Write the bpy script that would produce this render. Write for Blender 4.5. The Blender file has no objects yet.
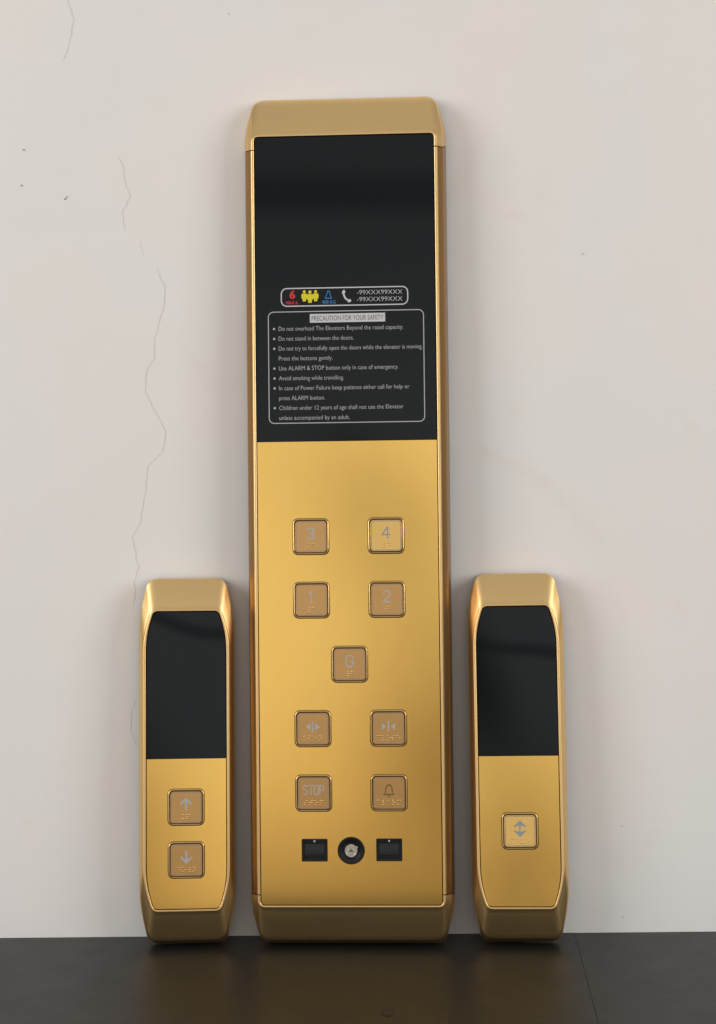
import bpy, bmesh, math, random
from mathutils import Vector
random.seed(7)
R = math.radians
S = bpy.context.scene
COL = S.collection

# ---------------------------------------------------------------- camera
cam = bpy.data.cameras.new('camera'); camo = bpy.data.objects.new('camera', cam)
COL.objects.link(camo); S.camera = camo
cam.sensor_fit = 'VERTICAL'; cam.sensor_height = 24.0
cam.lens = 24.0 * 1600 / 1024
cam.clip_start = .05; cam.clip_end = 50
camo.location = (0, -1.6, .4226)
camo.rotation_euler = (R(90), R(.53), 0)
S.render.resolution_x = 716; S.render.resolution_y = 1024

# ---------------------------------------------------------------- world (soft indoor surroundings)
W = bpy.data.worlds.new('World'); S.world = W; W.use_nodes = True
nt = W.node_tree; nt.nodes.clear()
def N(t, **k):
    n = nt.nodes.new(t)
    for a, b in k.items(): setattr(n, a, b)
    return n
def M(op, a, b=None, c=None):
    n = nt.nodes.new('ShaderNodeMath'); n.operation = op
    for i, v in enumerate((a, b, c)):
        if v is None: continue
        if isinstance(v, (int, float)): n.inputs[i].default_value = v
        else: nt.links.new(v, n.inputs[i])
    return n.outputs[0]
tc = N('ShaderNodeTexCoord'); sx = N('ShaderNodeSeparateXYZ')
nt.links.new(tc.outputs['Generated'], sx.inputs[0])
X, Y, Z = sx.outputs
ramp = N('ShaderNodeValToRGB'); cr = ramp.color_ramp; cr.interpolation = 'EASE'
zz = M('MULTIPLY_ADD', Z, .5, .5); nt.links.new(zz, ramp.inputs[0])
stops = [(0, .20), (.30, .26), (.41, .38), (.445, .98), (.50, 1.04), (.555, 1.02), (.61, .78), (.68, .52), (.78, .62), (.85, .45), (1, .70)]
while len(cr.elements) < len(stops): cr.elements.new(.5)
for e, (p, v) in zip(cr.elements, stops):
    k = min(1, max(0, (p - .36) / .14)) ** 1.0          # the lower half of the room is warm brown
    e.position = p; e.color = (v, v * (.78 + .22 * k), v * (.55 + .45 * k), 1)
# the room is brighter in front of the wall than to its sides
side = M('POWER', M('ABSOLUTE', X), 1.6)
sidef = M('SUBTRACT', 1.0, M('MULTIPLY', side, .93))
# dark patch low behind the camera (photographer), darker beams
def gauss(cx, cz, rx, rz, amt, tilt=0.0, wave=0.0):
    a = M('POWER', M('DIVIDE', M('SUBTRACT', X, cx), rx), 2.0)
    zt_ = M('ADD', Z, M('ADD', M('MULTIPLY', X, tilt), M('MULTIPLY', M('SINE', M('MULTIPLY', X, 70.0)), wave)))
    b = M('POWER', M('DIVIDE', M('SUBTRACT', zt_, cz), rz), 2.0)
    g = M('EXPONENT', M('MULTIPLY', M('POWER', M('ADD', a, b), 1.5), -1.0))
    back = M('LESS_THAN', Y, 0.0)
    return M('SUBTRACT', 1.0, M('MULTIPLY', M('MULTIPLY', g, back), amt))
g1a = gauss(-.04, -.09, .052, .08, 1.0)
g1 = M('MULTIPLY', g1a, gauss(-.082, -.028, .036, .045, 1.0, .9))
g2 = gauss(-.12, .25, .5, .013, .6)
g3 = gauss(.0, .046, .3, .0045, .6, .25, .003)
tot = M('MULTIPLY', sidef, M('MULTIPLY', g2, g3))
tint = N('ShaderNodeMix', data_type='RGBA', blend_type='MULTIPLY'); tint.inputs[0].default_value = 1
nt.links.new(tot, tint.inputs[6]); nt.links.new(ramp.outputs[0], tint.inputs[7])
bg = N('ShaderNodeBackground'); bg.inputs[1].default_value = 1.0
warm = N('ShaderNodeMix', data_type='RGBA'); nt.links.new(M('SUBTRACT', 1.0, g1), warm.inputs[0])
nt.links.new(tint.outputs[2], warm.inputs[6]); warm.inputs[7].default_value = (.10, .06, .03, 1)
nt.links.new(warm.outputs[2], bg.inputs[0])
wo = N('ShaderNodeOutputWorld'); nt.links.new(bg.outputs[0], wo.inputs[0])

def area(name, loc, target, sx_, sy_, power, colr=(1, 1, 1)):
    L = bpy.data.lights.new(name, 'AREA'); L.shape = 'RECTANGLE'; L.size = sx_; L.size_y = sy_
    L.energy = power; L.color = colr
    o = bpy.data.objects.new(name, L); COL.objects.link(o); o.location = loc
    o.rotation_euler = (Vector(target) - Vector(loc)).to_track_quat('-Z', 'Y').to_euler()
area('softbox', (-2.35, -2.0, 1.15), (0, 0, .42), 1.5, 1.5, 41, (1, .985, .965))
area('softbox', (2.35, -2.0, 1.15), (0, 0, .42), 1.5, 1.5, 37.5, (1, .985, .965))
S.view_settings.view_transform = 'Standard'; S.view_settings.look = 'None'
S.view_settings.exposure = 0; S.view_settings.gamma = 1

# ---------------------------------------------------------------- materials
def mat(name, base, rough=.5, metal=0, spec=.5, bump=None, var=None, rvar=None, aniso=0, emis=None):
    """bump=(scale xyz, strength, distance); var=(scale xyz, amount) value variation"""
    m = bpy.data.materials.new(name); m.use_nodes = True
    t = m.node_tree; b = t.nodes['Principled BSDF']
    b.inputs['Base Color'].default_value = (*base, 1)
    b.inputs['Roughness'].default_value = rough
    b.inputs['Metallic'].default_value = metal
    b.inputs['Specular IOR Level'].default_value = spec
    if aniso: b.inputs['Anisotropic'].default_value = aniso
    co = t.nodes.new('ShaderNodeTexCoord')
    def noise(sc, detail=3):
        mp = t.nodes.new('ShaderNodeMapping'); mp.inputs['Scale'].default_value = sc
        t.links.new(co.outputs['Object'], mp.inputs[0])
        n = t.nodes.new('ShaderNodeTexNoise'); n.inputs['Scale'].default_value = 1
        n.inputs['Detail'].default_value = detail
        t.links.new(mp.outputs[0], n.inputs['Vector']); return n.outputs['Fac']
    if var:
        mx = t.nodes.new('ShaderNodeMix'); mx.data_type = 'RGBA'
        t.links.new(noise(var[0], 4), mx.inputs[0])
        k = var[1]
        mx.inputs[6].default_value = (*[c * (1 - k) for c in base], 1)
        mx.inputs[7].default_value = (*[min(1, c * (1 + k)) for c in base], 1)
        t.links.new(mx.outputs[2], b.inputs['Base Color'])
    if rvar:
        mr = t.nodes.new('ShaderNodeMapRange')
        mr.inputs['To Min'].default_value = rough - rvar[1]; mr.inputs['To Max'].default_value = rough + rvar[1]
        t.links.new(noise(rvar[0], 4), mr.inputs['Value']); t.links.new(mr.outputs[0], b.inputs['Roughness'])
    if bump:
        bp = t.nodes.new('ShaderNodeBump'); bp.inputs['Strength'].default_value = bump[1]
        bp.inputs['Distance'].default_value = bump[2]
        t.links.new(noise(bump[0], 2), bp.inputs['Height']); t.links.new(bp.outputs[0], b.inputs['Normal'])
    return m

GOLD_PLATE = mat('gold_plate', (.90, .565, .145), .155, 1, rvar=((14, 14, 9), .03), var=((60, 60, 40), .02), bump=((420, 420, 6), .03, .0002))
GOLD_FRAME = mat('gold_frame', (.82, .56, .25), .36, 1, rvar=((20, 20, 20), .03), bump=((9, 9, 520), .10, .0003))
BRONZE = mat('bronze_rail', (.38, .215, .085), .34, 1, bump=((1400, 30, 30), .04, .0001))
GOLD_LIP = mat('gold_bezel', (.80, .55, .22), .24, 1)
CAP = mat('button_cap', (.60, .355, .14), .26, 1, var=((60, 60, 60), .08))
GAP_SHADE = mat('gap_shade_brown', (.07, .04, .015), .5, .3)  # dark colour standing in for shade in the groove around each bezel
RINGM = mat('light_ring_grey', (.34, .29, .22), .35, .6)
CAP_LIT = mat('button_cap_lit', (.80, .52, .17), .27, 1, var=((60, 60, 60), .05))  # brighter copy of the cap colour, standing in for a tilted cap's reflection
DOT = mat('braille_gold', (.85, .60, .25), .25, 1)
SILVER = mat('symbol_silver', (.40, .41, .39), .45, 0)
DSILVER = mat('symbol_grey', (.27, .285, .29), .45, 0)
DKGOLD = mat('symbol_dark_gold', (.17, .105, .02), .45, 0)
GLASS = mat('black_glass', (.007, .0085, .0095), .02, 0, .20, rvar=((35, 35, 22), .018))
BACK = mat('back_plastic', (.03, .022, .018), .6)
BLACK = mat('black_plastic', (.006, .0065, .007), .35, 0, .3)
BLACK2 = mat('rocker_plastic', (.010, .012, .014), .38, 0, .4)
WPRINT = mat('white_print', (.55, .55, .55), .6)
GPRINT = mat('grey_print', (.44, .44, .44), .6)
DPRINT = mat('dark_print', (.05, .05, .05), .6)
RED = mat('red_print', (.62, .02, .02), .6)
YEL = mat('yellow_print', (.68, .58, .01), .6)
BLUE = mat('blue_print', (.02, .20, .50), .6)
STEEL = mat('lock_steel', (.62, .58, .52), .28, 1, bump=((900, 900, 900), .15, .0003))
CRACK = mat('crack_grey', (.67, .645, .62), .9)  # darker grey strips that draw the wall cracks
SPECK = mat('chip_mark', (.27, .26, .25), .9)

# ---------------------------------------------------------------- helpers
mm = .001
def link(name, bm, materials, parent=None, smooth=None):
    me = bpy.data.meshes.new(name); bm.normal_update(); bm.to_mesh(me); bm.free()
    for m in (materials if isinstance(materials, (list, tuple)) else [materials]): me.materials.append(m)
    if smooth is not None:
        for p in me.polygons: p.use_smooth = True
        me.set_sharp_from_angle(angle=R(smooth))
    o = bpy.data.objects.new(name, me); COL.objects.link(o)
    if parent: o.parent = parent
    return o
def V(bm, x, z, d):
    return bm.verts.new((x * mm, -d * mm, z * mm))   # local mm: right, up, out of the face

def prism(bm, pts, d0, d1, bev=0):
    """closed outline (x,z) extruded from depth d0 (back) to d1 (front), optional chamfer by inset"""
    rows = [[V(bm, x, z, d0) for x, z in pts]]
    if bev:
        rows.append([V(bm, x, z, d1 - bev) for x, z in pts])
        rows.append([V(bm, x, z, d1) for x, z in inset(pts, bev)])
    else: rows.append([V(bm, x, z, d1) for x, z in pts])
    n = len(pts)
    for a, b in zip(rows, rows[1:]):
        for i in range(n):
            bm.faces.new((a[i], a[(i + 1) % n], b[(i + 1) % n], b[i]))
    bm.faces.new(rows[-1]); bm.faces.new(list(reversed(rows[0])))
def fix(bm): bmesh.ops.recalc_face_normals(bm, faces=bm.faces[:])
def inset(pts, k):
    n = len(pts); out = []
    A = sum(pts[i][0] * pts[(i + 1) % n][1] - pts[(i + 1) % n][0] * pts[i][1] for i in range(n))
    s = 1 if A > 0 else -1
    for i in range(n):
        p = Vector(pts[i - 1]); q = Vector(pts[i]); r = Vector(pts[(i + 1) % n])
        a = (q - p); b = (r - q)
        if a.length < 1e-9: a = b
        if b.length < 1e-9: b = a
        t = (a.normalized() + b.normalized()).normalized()
        nrm = Vector((-t.y, t.x)) * s
        out.append((q.x + nrm.x * k, q.y + nrm.y * k))
    return out
def corner(p0, p1, p2, cut, n=8):
    a = Vector(p1) + (Vector(p0) - Vector(p1)).normalized() * cut
    b = Vector(p1) + (Vector(p2) - Vector(p1)).normalized() * cut
    c = Vector(p1); out = []
    for i in range(n + 1):
        t = i / n; q = a * (1 - t) ** 2 + c * 2 * t * (1 - t) + b * t * t
        out.append((q.x, q.y))
    return out
def rrect(cx, cz, w, h, r, n=5):
    pts = []
    for k, (sx_, sz_) in enumerate(((1, 1), (-1, 1), (-1, -1), (1, -1))):
        ox, oz = cx + sx_ * (w / 2 - r), cz + sz_ * (h / 2 - r)
        for i in range(n + 1):
            a = R(90 * k + 90 * i / n)
            pts.append((ox + r * math.cos(a), oz + r * math.sin(a)))
    return pts
def circle(cx, cz, r, n=32): return [(cx + r * math.cos(2 * math.pi * i / n), cz + r * math.sin(2 * math.pi * i / n)) for i in range(n)]
def ring(bm, rows):
    """rows: list of (outline, depth) with equal counts, skinned open"""
    vs = [[V(bm, x, z, d) for x, z in o] for o, d in rows]
    n = len(vs[0])
    for a, b in zip(vs, vs[1:]):
        for i in range(n): bm.faces.new((a[i], a[(i + 1) % n], b[(i + 1) % n], b[i]))
    return vs
def outline_band(bm, w, h, cx, cz, r, th, d0, d1):
    o = rrect(cx, cz, w, h, r); i = rrect(cx, cz, w - 2 * th, h - 2 * th, r - th)
    v = ring(bm, [(o, d0), (o, d1), (i, d1), (i, d0)])

def text_mesh(bm, s, x, z, height, width=None, d0=0, d1=.2, align='LEFT', bold=0.0, mi=0):
    """adds lettering; x = left edge (or centre), z = vertical centre of the capitals"""
    cu = bpy.data.curves.new('t', 'FONT'); cu.body = s; cu.size = 1; cu.resolution_u = 3; cu.offset = bold
    o = bpy.data.objects.new('t', cu); COL.objects.link(o)
    dg = bpy.context.evaluated_depsgraph_get(); me = o.evaluated_get(dg).to_mesh()
    xs = [v.co.x for v in me.vertices]; x0, x1 = min(xs), max(xs)
    capH = .70; sc = height / capH
    sw = (width / (x1 - x0)) if width else sc
    ox = x if align == 'LEFT' else x - (x1 - x0) * sw / 2
    vm = {}
    for p in me.polygons:
        vs = []
        for i in p.vertices:
            if i not in vm:
                c = me.vertices[i].co
                vm[i] = V(bm, ox + (c.x - x0) * sw, z + (c.y - capH / 2) * sc, d1)
            vs.append(vm[i])
        try: f = bm.faces.new(vs); f.material_index = mi
        except ValueError: pass
    o.evaluated_get(dg).to_mesh_clear()
    bpy.data.objects.remove(o); bpy.data.curves.remove(cu)
def thicken(bm, dist):
    bm.normal_update()
    for f in list(bm.faces):
        if f.normal.y > 0: f.normal_flip()
    g = bmesh.ops.extrude_face_region(bm, geom=bm.faces[:])
    vs = [e for e in g['geom'] if isinstance(e, bmesh.types.BMVert)]
    bmesh.ops.translate(bm, verts=vs, vec=(0, -dist * mm, 0))

def thing(name, label, cat, loc, rot, group=None):
    o = bpy.data.objects.new(name, None); COL.objects.link(o); o.empty_display_size = .05
    o.rotation_mode = 'YXZ'; o.location = loc; o.rotation_euler = rot
    o['label'] = label; o['category'] = cat
    if group: o['group'] = group
    return o

# ---------------------------------------------------------------- setting: wall and table
def build_wall():
    bm = bmesh.new()
    v = [bm.verts.new(p) for p in ((-2, 0, -.2), (2, 0, -.2), (2, 0, 2.2), (-2, 0, 2.2))]
    bm.faces.new(v)
    w = [bm.verts.new(p) for p in ((-2, .1, -.2), (2, .1, -.2), (2, .1, 2.2), (-2, .1, 2.2))]
    bm.faces.new(w[::-1])
    for i in range(4): bm.faces.new((v[i], w[i], w[(i + 1) % 4], v[(i + 1) % 4]))
    def strip(pts, w0, w1, mi, jit=.9):
        # resample with small random jogs
        P = []
        for a, b in zip(pts, pts[1:]):
            n = max(2, int(math.dist(a, b) / 4))
            for k in range(n):
                t = k / n; P.append((a[0] + (b[0] - a[0]) * t + random.uniform(-jit, jit), a[1] + (b[1] - a[1]) * t))
        P.append(pts[-1]); prev = None
        for i, (x, z) in enumerate(P):
            t = i / (len(P) - 1); wd = (w0 + (w1 - w0) * t) * random.uniform(.5, 1.3) / 2
            if i in (0, len(P) - 1): wd *= .2
            a = bm.verts.new(((x - wd) * mm, -.0003, z * mm)); b = bm.verts.new(((x + wd) * mm, -.0003, z * mm))
            if prev:
                f = bm.faces.new((prev[0], prev[1], b, a)); f.material_index = mi
            prev = (a, b)
    strip([(-285, 960), (-285, 937), (-279, 918), (-284, 894), (-291, 876)], .7, .5, 1)
    strip([(-237, 781), (-232, 773), (-229, 751), (-225, 740), (-233, 724), (-230, 706)], .5, .5, 1)
    strip([(-216, 696), (-211, 678)], .5, .4, 1)
    strip([(-199, 669), (-190, 647), (-194, 624), (-201, 600), (-202, 578), (-210, 565), (-212, 546), (-202, 525), (-191, 504), (-194, 485), (-209, 470), (-213, 439), (-217, 417), (-225, 400), (-222, 380), (-220, 368), (-224, 355), (-225, 330)], .55, .6, 1)
    strip([(-222, 240), (-229, 225), (-229, 205), (-222, 190)], .5, .5, 1, .6)
    def blob(x, z, rx, rz, mi):
        n = 9; vs = []
        for i in range(n):
            a = 2 * math.pi * i / n; k = random.uniform(.6, 1.2)
            vs.append(bm.verts.new(((x + rx * k * math.cos(a)) * mm, -.0004, (z + rz * k * math.sin(a)) * mm)))
        f = bm.faces.new(vs); f.material_index = mi
    def px(x, y): return (x - 358 + .0092 * (512 - y)) * 1.0, 422.6 + (512 - y) + .0092 * (x - 358) * -1
    for x, y, a, b in ((24, 150, 1.6, .7), (22, 185.5, .9, 1.0), (65, 199, 1.3, 1.2), (67, 197, .8, .8), (583, 254, 1.6, .4), (468, 662, .8, .6), (622, 826, .7, .6), (623, 917, .8, .5), (229, 14, .9, .5)):
        X_, Z_ = px(x, y); blob(X_, Z_, a, b, 2)
    m = mat('plaster', (.78, .75, .725), .85)
    t = m.node_tree; b = t.nodes['Principled BSDF']
    def n_(k, **kw):
        q = t.nodes.new(k)
        for a, c in kw.items(): setattr(q, a, c)
        return q
    co = n_('ShaderNodeTexCoord')
    def noise(scale, det=3, dist=0):
        q = n_('ShaderNodeTexNoise'); q.inputs['Scale'].default_value = scale; q.inputs['Detail'].default_value = det
        q.inputs['Distortion'].default_value = dist
        t.links.new(co.outputs['Object'], q.inputs['Vector']); return q
    def mixc(fac, ca, cb):
        q = n_('ShaderNodeMix', data_type='RGBA')
        if isinstance(fac, float): q.inputs[0].default_value = fac
        else: t.links.new(fac, q.inputs[0])
        for i, c in ((6, ca), (7, cb)):
            if isinstance(c, tuple): q.inputs[i].default_value = (*c, 1)
            else: t.links.new(c, q.inputs[i])
        return q.outputs[2]
    def rng(src, a, b_, c, d):
        q = n_('ShaderNodeMapRange'); t.links.new(src, q.inputs[0])
        for i, v_ in enumerate((a, b_, c, d)): q.inputs[i + 1].default_value = v_
        return q.outputs[0]
    c1 = mixc(rng(noise(5).outputs[0], .35, .65, 0, 1), (.79, .745, .715), (.765, .755, .725))
    c2 = mixc(rng(noise(17, 5, .6).outputs[0], .62, .78, 0, .5), c1, (.75, .70, .63))
    # faint ochre smear running down to the right, as old damp stain
    sp = n_('ShaderNodeSeparateXYZ'); t.links.new(co.outputs['Object'], sp.inputs[0])
    def mth(op, a, b_=None):
        q = n_('ShaderNodeMath', operation=op)
        for i, v_ in enumerate((a, b_)):
            if v_ is None: continue
            if isinstance(v_, (int, float)): q.inputs[i].default_value = v_
            else: t.links.new(v_, q.inputs[i])
        return q.outputs[0]
    def segment(ax, az, bx, bz, rad, amt):
        dx, dz = bx - ax, bz - az; L = math.hypot(dx, dz); ux, uz = dx / L, dz / L
        rx = mth('SUBTRACT', sp.outputs[0], ax); rz = mth('SUBTRACT', sp.outputs[2], az)
        al = mth('ADD', mth('MULTIPLY', rx, ux), mth('MULTIPLY', rz, uz))
        cl = mth('MINIMUM', mth('MAXIMUM', al, 0), L)
        ex = mth('SUBTRACT', rx, mth('MULTIPLY', cl, ux)); ez = mth('SUBTRACT', rz, mth('MULTIPLY', cl, uz))
        d2 = mth('ADD', mth('MULTIPLY', ex, ex), mth('MULTIPLY', ez, ez))
        g = mth('EXPONENT', mth('MULTIPLY', d2, -1 / rad ** 2))
        k = rng(noise(60, 4).outputs[0], .3, .7, .4, 1)
        return mth('MULTIPLY', mth('MULTIPLY', g, k), amt)
    c3 = c2
    for a in ((.128, .482, .185, .452, .006, .5), (.185, .452, .24, .395, .008, .6), (.185, .74, .187, .75, .012, .35), (.12, .838, .121, .845, .01, .35), (.155, .77, .156, .775, .008, .3)):
        c3 = mixc(segment(*a), c3, (.75, .69, .62))
    t.links.new(c3, b.inputs['Base Color'])
    bp = n_('ShaderNodeBump'); bp.inputs['Strength'].default_value = .4; bp.inputs['Distance'].default_value = .003
    t.links.new(noise(14, 6).outputs[0], bp.inputs['Height']); t.links.new(bp.outputs[0], b.inputs['Normal'])
    fix(bm)
    o = link('wall', bm, [m, CRACK, SPECK]); o['kind'] = 'structure'
build_wall()

def build_table():
    m = mat('table_black', (.024, .022, .021), .44, 0, .30)
    t = m.node_tree; b = t.nodes['Principled BSDF']; co = t.nodes.new('ShaderNodeTexCoord')
    n1 = t.nodes.new('ShaderNodeTexNoise'); n1.inputs['Scale'].default_value = 22; n1.inputs['Detail'].default_value = 8
    n1.inputs['Roughness'].default_value = .7
    t.links.new(co.outputs['Object'], n1.inputs['Vector'])
    mr = t.nodes.new('ShaderNodeMapRange'); t.links.new(n1.outputs[0], mr.inputs[0])
    for i, v in enumerate((.3, .7, .39, .47)): mr.inputs[i + 1].default_value = v
    t.links.new(mr.outputs[0], b.inputs['Roughness'])
    mx = t.nodes.new('ShaderNodeMix'); mx.data_type = 'RGBA'; t.links.new(n1.outputs[0], mx.inputs[0])
    mx.inputs[6].default_value = (.010, .0095, .009, 1); mx.inputs[7].default_value = (.016, .0145, .013, 1)
    t.links.new(mx.outputs[2], b.inputs['Base Color'])
    spot = mat('water_stain', (.006, .006, .006), .6)
    bm = bmesh.new()
    # two slabs meeting at a fine seam that runs towards the viewer
    def seam(y): return .212 - (y) * -.0 + .0 * y
    def slab(x0, x1, top):
        pts = [(x0[0], 0), (x1[0], 0), (x1[1], -.34), (x0[1], -.34)]
        a = [bm.verts.new((x, y, top)) for x, y in pts]; c = [bm.verts.new((x, y, -.04)) for x, y in pts]
        bm.faces.new(a); bm.faces.new(c[::-1])
        for i in range(4): bm.faces.new((a[i], c[i], c[(i + 1) % 4], a[(i + 1) % 4]))
    slab((-1.6, -1.6), (.2125, .190), 0)
    slab((.2129, .1904), (1.6, 1.6), -.0002)
    vs = []
    for i in range(20):
        a = 2 * math.pi * i / 20; k = random.uniform(.85, 1.15)
        vs.append(bm.verts.new((.021 + .006 * k * math.cos(a), -.248 + .014 * k * math.sin(a), .0003)))
    f = bm.faces.new(vs); f.material_index = 1
    fix(bm)
    if f.normal.z < 0: f.normal_flip()
    o = link('table_top', bm, [m, spot]); o['kind'] = 'structure'
build_table()

# ---------------------------------------------------------------- panels
T = 32.0     # frame depth, mm
H_CUR = [834.4]
def half_loops(H, ctrl):
    H_CUR[0] = H
    """ctrl: bottom corner controls [(x,z,cut),(x,z,cut)] for the right half.
    returns bottom-right list (bottom centre -> side) and its mirror on top"""
    (x1, z1, c1), (x2, z2, c2), ztop = ctrl
    br = [(0, z1)] + corner((0, z1), (x1, z1), (x2, z2), c1) + corner((x1, z1), (x2, z2), (x2, H / 2), c2)
    tr = [(x, ztop - (z - z1)) for x, z in br]
    return br, tr
def lerp(a, b, t): return [(p[0] + (q[0] - p[0]) * t, p[1] + (q[1] - p[1]) * t) for p, q in zip(a, b)]
def frame_rows(I, L, B):
    """inner wall, lip, gently sloping front chamfer down to a soft knee K, then a steep flank back to the outline B"""
    zc = 420.0; zmax = H_CUR[0]
    K = []; KD = []; E = [2.6] * len(B)
    for (lx, lz), (bx, bz) in zip(L, B):
        k = min(1, max(0, (min(bz, zmax - bz) - 4) / 34)); k = k * k * (3 - 2 * k)
        sk = .93 - .13 * k; dk = T - .6 - (9.5 - 3.6 * k)
        x = lx + (bx - lx) * sk; z = lz + (bz - lz) * sk; q = (dk - 3) / 1600
        K.append((x * (1 - q), z - (z - zc) * q)); KD.append(dk)
    rows = [(I, T - 3.5), (I, T - .5), (lerp(I, L, .12), T - .12), (lerp(I, L, .3), T), (lerp(I, L, .75), T), (lerp(I, L, .93), T - .15), (lerp(L, K, .02), T - .6)]
    for n in range(1, 9):
        s = n / 8
        rows.append((lerp(L, K, .02 + s * .98), [T - .6 - (T - .6 - d) * s ** 1.12 for d in KD]))
    for s in (.03, .10, .25, .5, .75, 1):                 # rounded knee, then the flank
        rows.append((lerp(K, B, s ** .7), [d + (e - d) * s for d, e in zip(KD, E)]))
    rows += [(B, 0.0)]
    return rows
def skin_open(bm, rows, closed):
    vs = [[V(bm, p[0], p[1], d[i] if isinstance(d, list) else d) for i, p in enumerate(o)] for o, d in rows]
    n = len(vs[0])
    for a, b in zip(vs, vs[1:]):
        for i in range(n if closed else n - 1):
            j = (i + 1) % n
            bm.faces.new((a[i], a[j], b[j], b[i]))
    if not closed:       # close the cut ends
        for e in (0, n - 1):
            bm.faces.new([r[e] for r in vs])

def full_loop(br, tr):
    r = br + tr[::-1]                       # right side going up, ends at top centre
    l = [(-x, z) for x, z in r[::-1]]
    return r + l[1:-1]
def clip(loop, z0, z1):
    out = []; n = len(loop)
    for i in range(n):
        a, b = loop[i], loop[(i + 1) % n]
        def inside(p): return z0 - 1e-6 <= p[1] <= z1 + 1e-6
        if inside(a): out.append(a)
        for zc in (z0, z1):
            if (a[1] - zc) * (b[1] - zc) < 0:
                t = (zc - a[1]) / (b[1] - a[1]); out.append((a[0] + (b[0] - a[0]) * t, zc))
    return out

BRA = {'#': (3, 4, 5, 6), 'a': (1,), 'b': (1, 2), 'c': (1, 4), 'd': (1, 4, 5), 'e': (1, 5), 'g': (1, 2, 4, 5), 'l': (1, 2, 3), 'm': (1, 3, 4), 'n': (1, 3, 4, 5), 'o': (1, 3, 5),
       'p': (1, 2, 3, 4), 'r': (1, 2, 3, 5), 's': (2, 3, 4), 't': (2, 3, 4, 5), 'u': (1, 3, 6), 'w': (2, 4, 5, 6)}
def braille(bm, s, cx, cz, d, p=2.0, cell=5.0, r=.86):
    x0 = cx - (len(s) - 1) * cell / 2
    for k, ch in enumerate(s):
        for n in BRA[ch]:
            x = x0 + k * cell + (-p / 2 if n <= 3 else p / 2); z = cz + p - ((n - 1) % 3) * p
            rows = [(circle(x, z, r, 10), d), (circle(x, z, r * .85, 10), d + .5), (circle(x, z, r * .45, 10), d + .85)]
            v = ring(bm, rows); bm.faces.new(v[-1])
def poly(bm, pts, d0, d1): prism(bm, pts, d0, d1)

def stroke(bm, pts, w, d0, d1):
    for a, b in zip(pts, pts[1:]):
        v = Vector(b) - Vector(a); n = Vector((-v.y, v.x)).normalized() * w / 2; e = v.normalized() * w * .35
        a_, b_ = Vector(a) - e, Vector(b) + e
        prism(bm, [tuple(a_ + n), tuple(a_ - n), tuple(b_ - n), tuple(b_ + n)], d0, d1)
        d0 += .004; d1 += .004
def arc(cx, cz, rx, rz, a0, a1, n=8):
    return [(cx + rx * math.cos(R(a0 + (a1 - a0) * i / n)), cz + rz * math.sin(R(a0 + (a1 - a0) * i / n))) for i in range(n + 1)]
GLYPH = {'1': [[(-2.4, 3.2), (0, 5.4), (0, -5.4)]],
         '2': [arc(0, 2.6, 3.2, 2.9, 165, -25) + [(-3.4, -5.3), (3.5, -5.3)]],
         '3': [arc(0, 2.7, 3.0, 2.7, 160, -90), arc(0, -2.65, 3.4, 2.75, 90, -160)],
         '4': [[(1.6, -5.4), (1.6, 5.4), (-3.8, -2.2), (3.8, -2.2)]],
         'G': [arc(0, 2.2, 3.4, 3.4, 20, 180, 7) + arc(0, -2.0, 3.4, 3.6, 180, 360, 8) + [(3.4, -.2), (.6, -.2)]],
         'S': [arc(0, 2.3, 1.9, 2.3, 25, 270) + arc(0, -2.3, 1.9, 2.3, 90, -155)],
         'T': [[(-2.2, 4.7), (2.2, 4.7)], [(0, 4.7), (0, -4.7)]],
         'O': [arc(0, 2.4, 2.0, 2.3, 0, 180, 6) + arc(0, -2.4, 2.0, 2.3, 180, 360, 6) + [(2.0, 2.4)]],
         'P': [[(-1.8, -4.7), (-1.8, 4.6), (.4, 4.6)] + arc(.4, 2.2, 1.6, 2.4, 90, -90, 5) + [(-1.8, -.2)]]}

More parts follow.
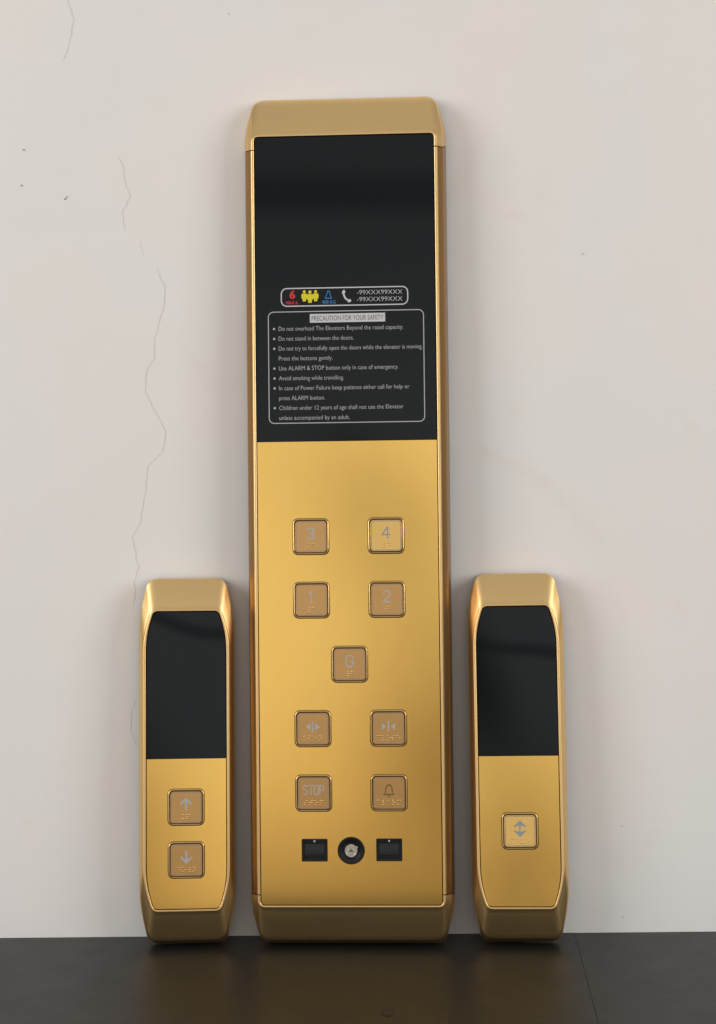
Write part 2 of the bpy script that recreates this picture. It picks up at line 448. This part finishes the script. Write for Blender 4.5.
def push_button(parent, cx, cz, sym, br, label, lit_cap=False, tilt=0):
    base = T - 1.2
    w = 34.9
    # button cap (the part), bezel / symbol / braille as sub-parts
    bm = bmesh.new(); prism(bm, rrect(0, 0, 30.4, 30.4, 3.3), .0, .95, .25); fix(bm)
    cap = link('push_button', bm, CAP_LIT if lit_cap else CAP, parent, 30)
    cap.location = (cx * mm, -base * mm, cz * mm); cap['label'] = label
    cap.rotation_euler = (R(tilt), 0, 0)
    bm = bmesh.new()
    R_ = lambda k, r: rrect(0, 0, w - 2 * k, w - 2 * k, r)
    ring(bm, [(R_(0, 5.2), -1.5), (R_(0, 5.2), .55), (R_(.25, 4.9), .9), (R_(.6, 4.5), 1.1), (R_(.95, 4.2), 1.1), (R_(1.25, 3.9), .85), (R_(1.4, 3.8), .12), (R_(1.45, 3.8), -1.5)])
    fix(bm)
    bz = link('bezel', bm, GOLD_LIP, cap, 40); bz.rotation_euler = (R(-tilt), 0, 0)
    bm = bmesh.new(); prism(bm, rrect(0, 0, w + 1.0, w + 1.0, 5.6), -.3, .1); fix(bm)
    ga = link('gap_shade', bm, GAP_SHADE, cap); ga.rotation_euler = (R(-tilt), 0, 0)  # dark plate added under the bezel to draw its shaded gap
    bm = bmesh.new(); ring(bm, [(rrect(0, 0, 28.9, 28.9, 2.9), .9), (rrect(0, 0, 28.9, 28.9, 2.9), 1.02), (rrect(0, 0, 27.5, 27.5, 2.3), 1.02), (rrect(0, 0, 27.5, 27.5, 2.3), .9)]); fix(bm)
    link('light_ring', bm, RINGM, cap)
    bm = bmesh.new(); d0, d1 = .9, 1.08; m = SILVER
    if sym in ('1', '2', '3', '4', 'G'):
        for g in GLYPH[sym]: stroke(bm, [(x, z + 3.0) for x, z in g], 1.25, d0, d1)
    elif sym == 'STOP':
        for k, ch in enumerate(sym):
            for g in GLYPH[ch]: stroke(bm, [(x + (k - 1.5) * 5.3, z * .95 + 3.2) for x, z in g], .95, d0, d1)
    elif sym == 'up' or sym == 'down':
        s = 1 if sym == 'up' else -1
        z = lambda q: 3 + s * q
        for pts in ([(0, z(6.5)), (6.0, z(.6)), (4.6, z(-.4)), (0, z(3.6)), (-4.6, z(-.4)), (-6.0, z(.6))], [(-1, z(2.6)), (1, z(2.6)), (.8, z(-6)), (-.8, z(-6))]):
            poly(bm, pts, d0, d1)
        poly(bm, [(0, z(5.8)), (2.2, z(2.2)), (-2.2, z(2.2))], d0, d1 + .05)
    elif sym == 'updown':
        for s in (1, -1):
            z = lambda q: 2.2 + s * q
            poly(bm, [(0, z(8)), (6.2, z(2)), (4.6, z(1.6)), (2.2, z(2.8)), (.7, z(2.8)), (.7, z(0.02)), (-.7, z(0.02)), (-.7, z(2.8)), (-2.2, z(2.8)), (-4.6, z(1.6)), (-6.2, z(2))], d0, d1)
    elif sym in ('open', 'close'):
        poly(bm, [(-.6, 7.5), (.6, 7.5), (.6, -3.5), (-.6, -3.5)], d0, d1)
        for s in (-1, 1):
            a, b = ((6.8, 2.4) if sym == 'open' else (2.6, 6.4))
            poly(bm, [(s * a, 1.8), (s * b, 5.2), (s * b, -1.6)], d0, d1)
    elif sym == 'bell':
        m = DKGOLD
        o = [(0, 8.5), (2.4, 7.4), (3.6, 5), (3.9, 0), (6, -2.2), (-6, -2.2), (-3.9, 0), (-3.6, 5), (-2.4, 7.4)]
        i = [(x * .66, 2.6 + (z - 2.6) * .70) for x, z in o]
        ring(bm, [(o, d0), (o, d1), (i, d1), (i, d0)])
        poly(bm, circle(0, -3.2, 1.0, 10), d0, d1)
    fix(bm); link('symbol', bm, DSILVER if lit_cap else m, cap)
    bm = bmesh.new()
    cell = min(5.0, 24.0 / len(br))
    braille(bm, br, 0, -9.2, .9, cell=cell, p=min(2.0, cell * .48)); fix(bm)
    link('braille_dots', bm, DOT, cap, 60)
    return cap

def face_parts(root, I, zsplit, zb, zt):
    J = inset(I, .7)
    bm = bmesh.new(); prism(bm, clip(J, zsplit + .15, zt), T - 4, T - 1.1, .12); fix(bm)
    g = link('display_glass', bm, GLASS, root, 30)
    bm = bmesh.new(); prism(bm, clip(J, zb, zsplit - .15), T - 4, T - 1.2, .12); fix(bm)
    p = link('face_plate', bm, GOLD_PLATE, root, 30)
    return g, p

def back_body(root, B):
    bm = bmesh.new(); prism(bm, inset(B, 2.2), .3, 2.0); fix(bm)
    link('back_shell', bm, BACK, root)

# ---- tall car panel
H = 834.4
main = thing('elevator_panel', 'tall gold elevator panel with black notice display and nine square buttons', 'elevator panel',
             (-.0080, -.0287, .0002), (-R(1.60), R(-.17), R(-2.80)))
I_ = half_loops(H, ((88.1, 42.5, 4.6), (88.1, 48.0, .4), 789.9))
L_ = half_loops(H, ((90.7, 40.3, 7.2), (90.7, 48.0, .4), 792.0))
B_ = half_loops(H, ((90.0, 0, 10.5), (99.9, 33, 12), H))
SB, ST = 45.8, 784.0
def cap_part(which):
    k = 0 if which == 'bottom' else 1
    res = []
    for h in (I_, L_, B_):
        zs = (SB, ST)[k] if h is B_ else (SB + 6.6, ST - 6.6)[k]
        r = h[k] + [(h[k][-1][0], zs)]
        res.append([(-x, z) for x, z in r[::-1]][:-1] + r)
    bm = bmesh.new(); skin_open(bm, frame_rows(*res), False); fix(bm)
    o = link('end_cap', bm, GOLD_FRAME, main, 38)
    o['label'] = 'sloping gold end cap along the %s edge' % which
cap_part('top'); cap_part('bottom')
for s in (-1, 1):
    res = []
    for xh in (88.1, 90.7, 99.9):
        a = (SB if xh > 95 else SB + 6.6) + .9; b = (ST if xh > 95 else ST - 6.6) - .9
        res.append([(s * xh, a + (b - a) * i / 12) for i in range(13)])
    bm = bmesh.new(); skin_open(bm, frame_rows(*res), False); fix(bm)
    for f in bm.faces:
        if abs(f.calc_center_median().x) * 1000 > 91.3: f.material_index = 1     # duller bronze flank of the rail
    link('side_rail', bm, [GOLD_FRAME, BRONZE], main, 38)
Im = full_loop(*I_); back_body(main, full_loop(*B_))
glass, plate = face_parts(main, Im, 491.0, 42.5, 789.9)

gd = T - 1.1
bm = bmesh.new()
outline_band(bm, 153.4, 110.6, .3, 565.0, 5.5, .85, gd - .2, gd + .08); fix(bm)
link('notice_border', bm, GPRINT, glass)
bm = bmesh.new()
LINES = [("Do not overload The Elevators Beyond the rated capacity.", 56.6, 1), ("Do not stand in between the doors.", 7.8, 1),
         ("Do not try to forcefully open the doors while the elevator is moving.", 75.0, 1), ("Press the buttons gently.", -13, 0),
         ("Use ALARM & STOP button only in case of emergency.", 51.5, 1), ("Avoid smoking while travelling.", -2.2, 1),
         ("In case of Power Failure keep patience either call for help or", 62, 1), ("press ALARM button.", -21, 0),
         ("Children under 12 years of age shall not use the Elevator", 56, 1), ("unless accompanied by an adult.", 3.2, 0)]
for i, (s, xe, bullet) in enumerate(LINES):
    z = 603.4 - 9.76 * i
    text_mesh(bm, s, -66, z, 4.3, xe + 66, d1=gd + .1, bold=-.008)
    if bullet:
        bm.faces.new([V(bm, x, zz_, gd + .1) for x, zz_ in circle(-70.4, z - .2, 1.15, 10)])
for f in bm.faces:
    f.normal_update()
    if f.normal.y > 0: f.normal_flip()
link('safety_notice', bm, GPRINT, glass)
bm = bmesh.new(); prism(bm, [(-35, 608.8), (39, 608.8), (39, 617.4), (-35, 617.4)], gd - .2, gd + .08); fix(bm)
for_title = link('title_band', bm, WPRINT, glass)
bm = bmesh.new(); text_mesh(bm, 'PRECAUTION FOR YOUR SAFETY', -33.2, 613.1, 5.0, 70.5, d1=gd + .14, bold=-.004)
link('title_lettering', bm, DPRINT, glass)
# information strip
bm = bmesh.new(); outline_band(bm, 125.4, 18.6, -.8, 634.2, 6.0, 1.1, gd - .2, gd + .08); fix(bm)
link('strip_border', bm, WPRINT, glass)
X0 = lambda px_: (px_ - 345.4) * .985
bm = bmesh.new(); text_mesh(bm, '6', X0(292.6), 636.9, 7.6, 5.8, d1=gd + .1, align='C', bold=.035)
text_mesh(bm, 'MAX 6.', X0(292.4), 628.9, 3.1, 12, d1=gd + .1, align='C', bold=.02)
link('capacity_mark', bm, RED, glass)
bm = bmesh.new()
def person_icon(x, z, k, d):
    bm.faces.new([V(bm, a, b, d) for a, b in circle(x, z + 4.6 * k, 1.7 * k, 12)])
    bm.faces.new([V(bm, x + a * k, z + b * k, d) for a, b in ((-2.4, 2.6), (2.4, 2.6), (3.1, 1.8), (3.1, -2.8), (2.0, -2.8), (1.7, -6.0), (-1.7, -6.0), (-2.0, -2.8), (-3.1, -2.8), (-3.1, 1.8))])
xc = X0(310.2)
person_icon(xc - 5.6, 635.3, .9, gd + .09); person_icon(xc + 5.6, 635.3, .9, gd + .09); person_icon(xc, 634.4, 1.0, gd + .16)
link('people_mark', bm, YEL, glass)
bm = bmesh.new(); xc = X0(328.7)
o = [(xc - 1.1, 640), (xc + 1.1, 640), (xc + 1.6, 637.8), (xc + 3.6, 632.2), (xc - 3.6, 632.2), (xc - 1.6, 637.8)]
i = [(xc + (x - xc) * .68, 635.6 + (z - 635.6) * .74) for x, z in o]
ring(bm, [(o, gd), (o, gd + .1), (i, gd + .1), (i, gd)])
text_mesh(bm, '408 KG', X0(329), 629.0, 3.3, 13.5, d1=gd + .1, align='C', bold=.01)
fix(bm); link('weight_mark', bm, BLUE, glass)
bm = bmesh.new(); xc, zc = X0(346.8), 633.8
arc = []
for k in range(9):
    a = R(165 + 75 * k / 8); arc.append((xc + 4.2 + 8.0 * math.cos(a), zc + 4.0 + 9.0 * math.sin(a)))
o = [(x, z) for x, z in arc]; inn = [(x + 1.5, z + .9) for x, z in arc[::-1]]
# handset: curved grip with two thick ends
bm.faces.new([V(bm, x, z, gd + .09) for x, z in o + inn])
for (x, z, a) in ((xc - 2.9, zc + 4.6, 65), (xc + 2.6, zc - 4.0, 20)):
    ca, sa = math.cos(R(a)), math.sin(R(a))
    bm.faces.new([V(bm, x + p * ca - q * sa, z + p * sa + q * ca, gd + .16) for p, q in rrect(0, 0, 3.4, 2.8, .7, 3)])
link('telephone_mark', bm, WPRINT, glass)
bm = bmesh.new()
for z in (638.0, 631.2): text_mesh(bm, '-99XXX99XXX', X0(357.2), z, 4.5, 44.5, d1=gd + .1, bold=-.012)
link('phone_number', bm, WPRINT, glass)

for o_ in glass.children:            # settle the printed artwork on the glass
    for v in o_.data.vertices:
        v.co.x *= .992; v.co.z = (42.5 + (v.co.z * 1000 - 39.6) * .99125) * mm
for (x, z, sym, br, lab, li, ti) in (
        (-35.9, 398.3, '3', '#c', 'square button marked 3', False, 0), (37.1, 398.6, '4', '#d', 'square button marked 4, coloured as lit brighter than the rest', True, -2.5),
        (-35.9, 336.7, '1', '#a', 'square button marked 1', False, 0), (37.3, 336.8, '2', '#b', 'square button marked 2', False, 0),
        (.5, 274.4, 'G', '#g', 'square button marked G', False, 0),
        (-35.7, 212.5, 'open', 'open', 'square door opening button', False, 0), (37.4, 212.6, 'close', 'close', 'square door closing button', False, 0),
        (-35.6, 150.4, 'STOP', 'stop', 'square button marked STOP', False, 0), (37.2, 150.5, 'bell', 'alarm', 'square alarm button with a bell', False, 0)):
    push_button(main, x, z, sym, br, lab, li, ti)

def rocker(cx, cz, hollow):
    bd = T - 1.2
    bm = bmesh.new()
    o = rrect(0, 0, 25.0, 21.6, 1.0, 3); o2 = rrect(0, 0, 24.2, 20.8, .8, 3)
    hole = [(x, z - .9) for x, z in rrect(0, 0, 20.0, 15.2, .5, 3)]
    ring(bm, [(o, -2), (o, 1.2), (o2, 1.7), (hole, 1.5), (hole, .15)])
    bm.faces.new([V(bm, x, z, .12) for x, z in hole])
    fix(bm)
    sw = link('rocker_switch', bm, BLACK, main, 30); sw.location = (cx * mm, -bd * mm, cz * mm)
    bm = bmesh.new()
    # tilted rocker, pressed in at its lower end
    pts = [(6.2, .7), (1.5, .9), (-4.6, 1.9), (-5.3, 1.7), (-5.6, .2)]
    a = [V(bm, -9.6, z, d) for z, d in pts]; b = [V(bm, 9.6, z, d) for z, d in pts]
    for i in range(len(pts) - 1): bm.faces.new((a[i], b[i], b[i + 1], a[i + 1]))
    c = [V(bm, -9.6, 6.2, .14), V(bm, 9.6, 6.2, .14), V(bm, 9.6, -5.6, .14), V(bm, -9.6, -5.6, .14)]
    bm.faces.new((a[0], b[0], c[1], c[0])); bm.faces.new(c[::-1]); bm.faces.new((a[-1], b[-1], c[2], c[3]))
    bm.faces.new(a + [c[3], c[0]]); bm.faces.new(b + [c[2], c[1]]); fix(bm)
    link('rocker', bm, BLACK2, sw, 30)
    bm = bmesh.new()
    if hollow: ring(bm, [(circle(0, 8.9, 1.0, 14), 1.6), (circle(0, 8.9, 1.0, 14), 1.85), (circle(0, 8.9, .45, 14), 1.85), (circle(0, 8.9, .45, 14), 1.6)])
    else: prism(bm, circle(0, 8.9, .85, 14), 1.6, 1.85)
    fix(bm); link('switch_mark', bm, WPRINT, sw)
rocker(-35.2, 95.6, True); rocker(36.8, 95.8, False)

# key switch
bd = T - 1.2
bm = bmesh.new(); C = lambda r: circle(0, 0, r, 48)
ring(bm, [(C(13.2), -2), (C(13.2), .8), (C(12.6), 1.3), (C(8.2), 1.1), (C(7.4), .5), (C(7.3), .12)]); bm.faces.new([V(bm, x, z, .12) for x, z in C(7.3)]); fix(bm)
ks = link('key_switch', bm, BLACK, main, 35); ks.location = (.1 * mm, -bd * mm, 95.1 * mm)
bm = bmesh.new(); v = ring(bm, [(C(6.4), -3), (C(6.4), 2.2), (C(5.9), 2.8), (C(4.6), 2.8), (C(4.4), 2.2), (C(3.3), 2.2), (C(3.1), 2.6)])
bm.faces.new(v[-1]); fix(bm)
kc = link('lock_barrel', bm, STEEL, ks, 35)
bm = bmesh.new(); prism(bm, rrect(0, 0, 4.2, 1.1, .3, 3), 2.3, 2.7)
prism(bm, [(-.5, .7), (.5, .7), (.5, 2.0), (-.5, 2.0)], 2.3, 2.7); fix(bm)
link('keyhole', bm, BLACK, ks)
bm = bmesh.new(); prism(bm, rrect(5.2, 3.6, 2.6, 2.0, .6, 3), 1.5, 3.4, .2); fix(bm)
link('lock_tab', bm, STEEL, ks, 30)

# ---- short call panels
def call_panel(label, loc, rot, H, zsplit):
    root = thing('call_panel', label, 'call panel', loc, rot, 'short gold call panels beside the tall panel')
    zt = H - 33.0
    I = full_loop(*half_loops(H, ((31.6, 38.2, 4.4), (39.1, 62.0, 16), zt)))
    L = full_loop(*half_loops(H, ((33.2, 36.0, 6.0), (41.9, 62.0, 18), zt + 1.8)))
    B = full_loop(*half_loops(H, ((37.8, 0, 10), (47.7, 35, 20), H)))
    bm = bmesh.new(); skin_open(bm, frame_rows(I, L, B), True); fix(bm)
    link('frame', bm, GOLD_FRAME, root, 38)
    back_body(root, B)
    face_parts(root, I, zsplit, 38.2, zt)
    return root
lp = call_panel('short gold call panel with separate up and down arrow buttons', (-.1711, -.0251, .0002), (-R(3.15), R(.28), R(3.6)), 358.9, 183.0)
push_button(lp, -.4, 136.2, 'up', 'up', 'square button with an up arrow')
push_button(lp, -.2, 85.6, 'down', 'down', 'square button with a down arrow')
rp = call_panel('short gold call panel with one brighter-lit double-arrow button', (.1563, -.0318, .0004), (-R(4.1), R(-.55), R(-4.1)), 360.8, 182.8)
push_button(rp, 0, 110.8, 'updown', 'moue', 'brighter-lit square button with an up and down double arrow', True, -2.0)
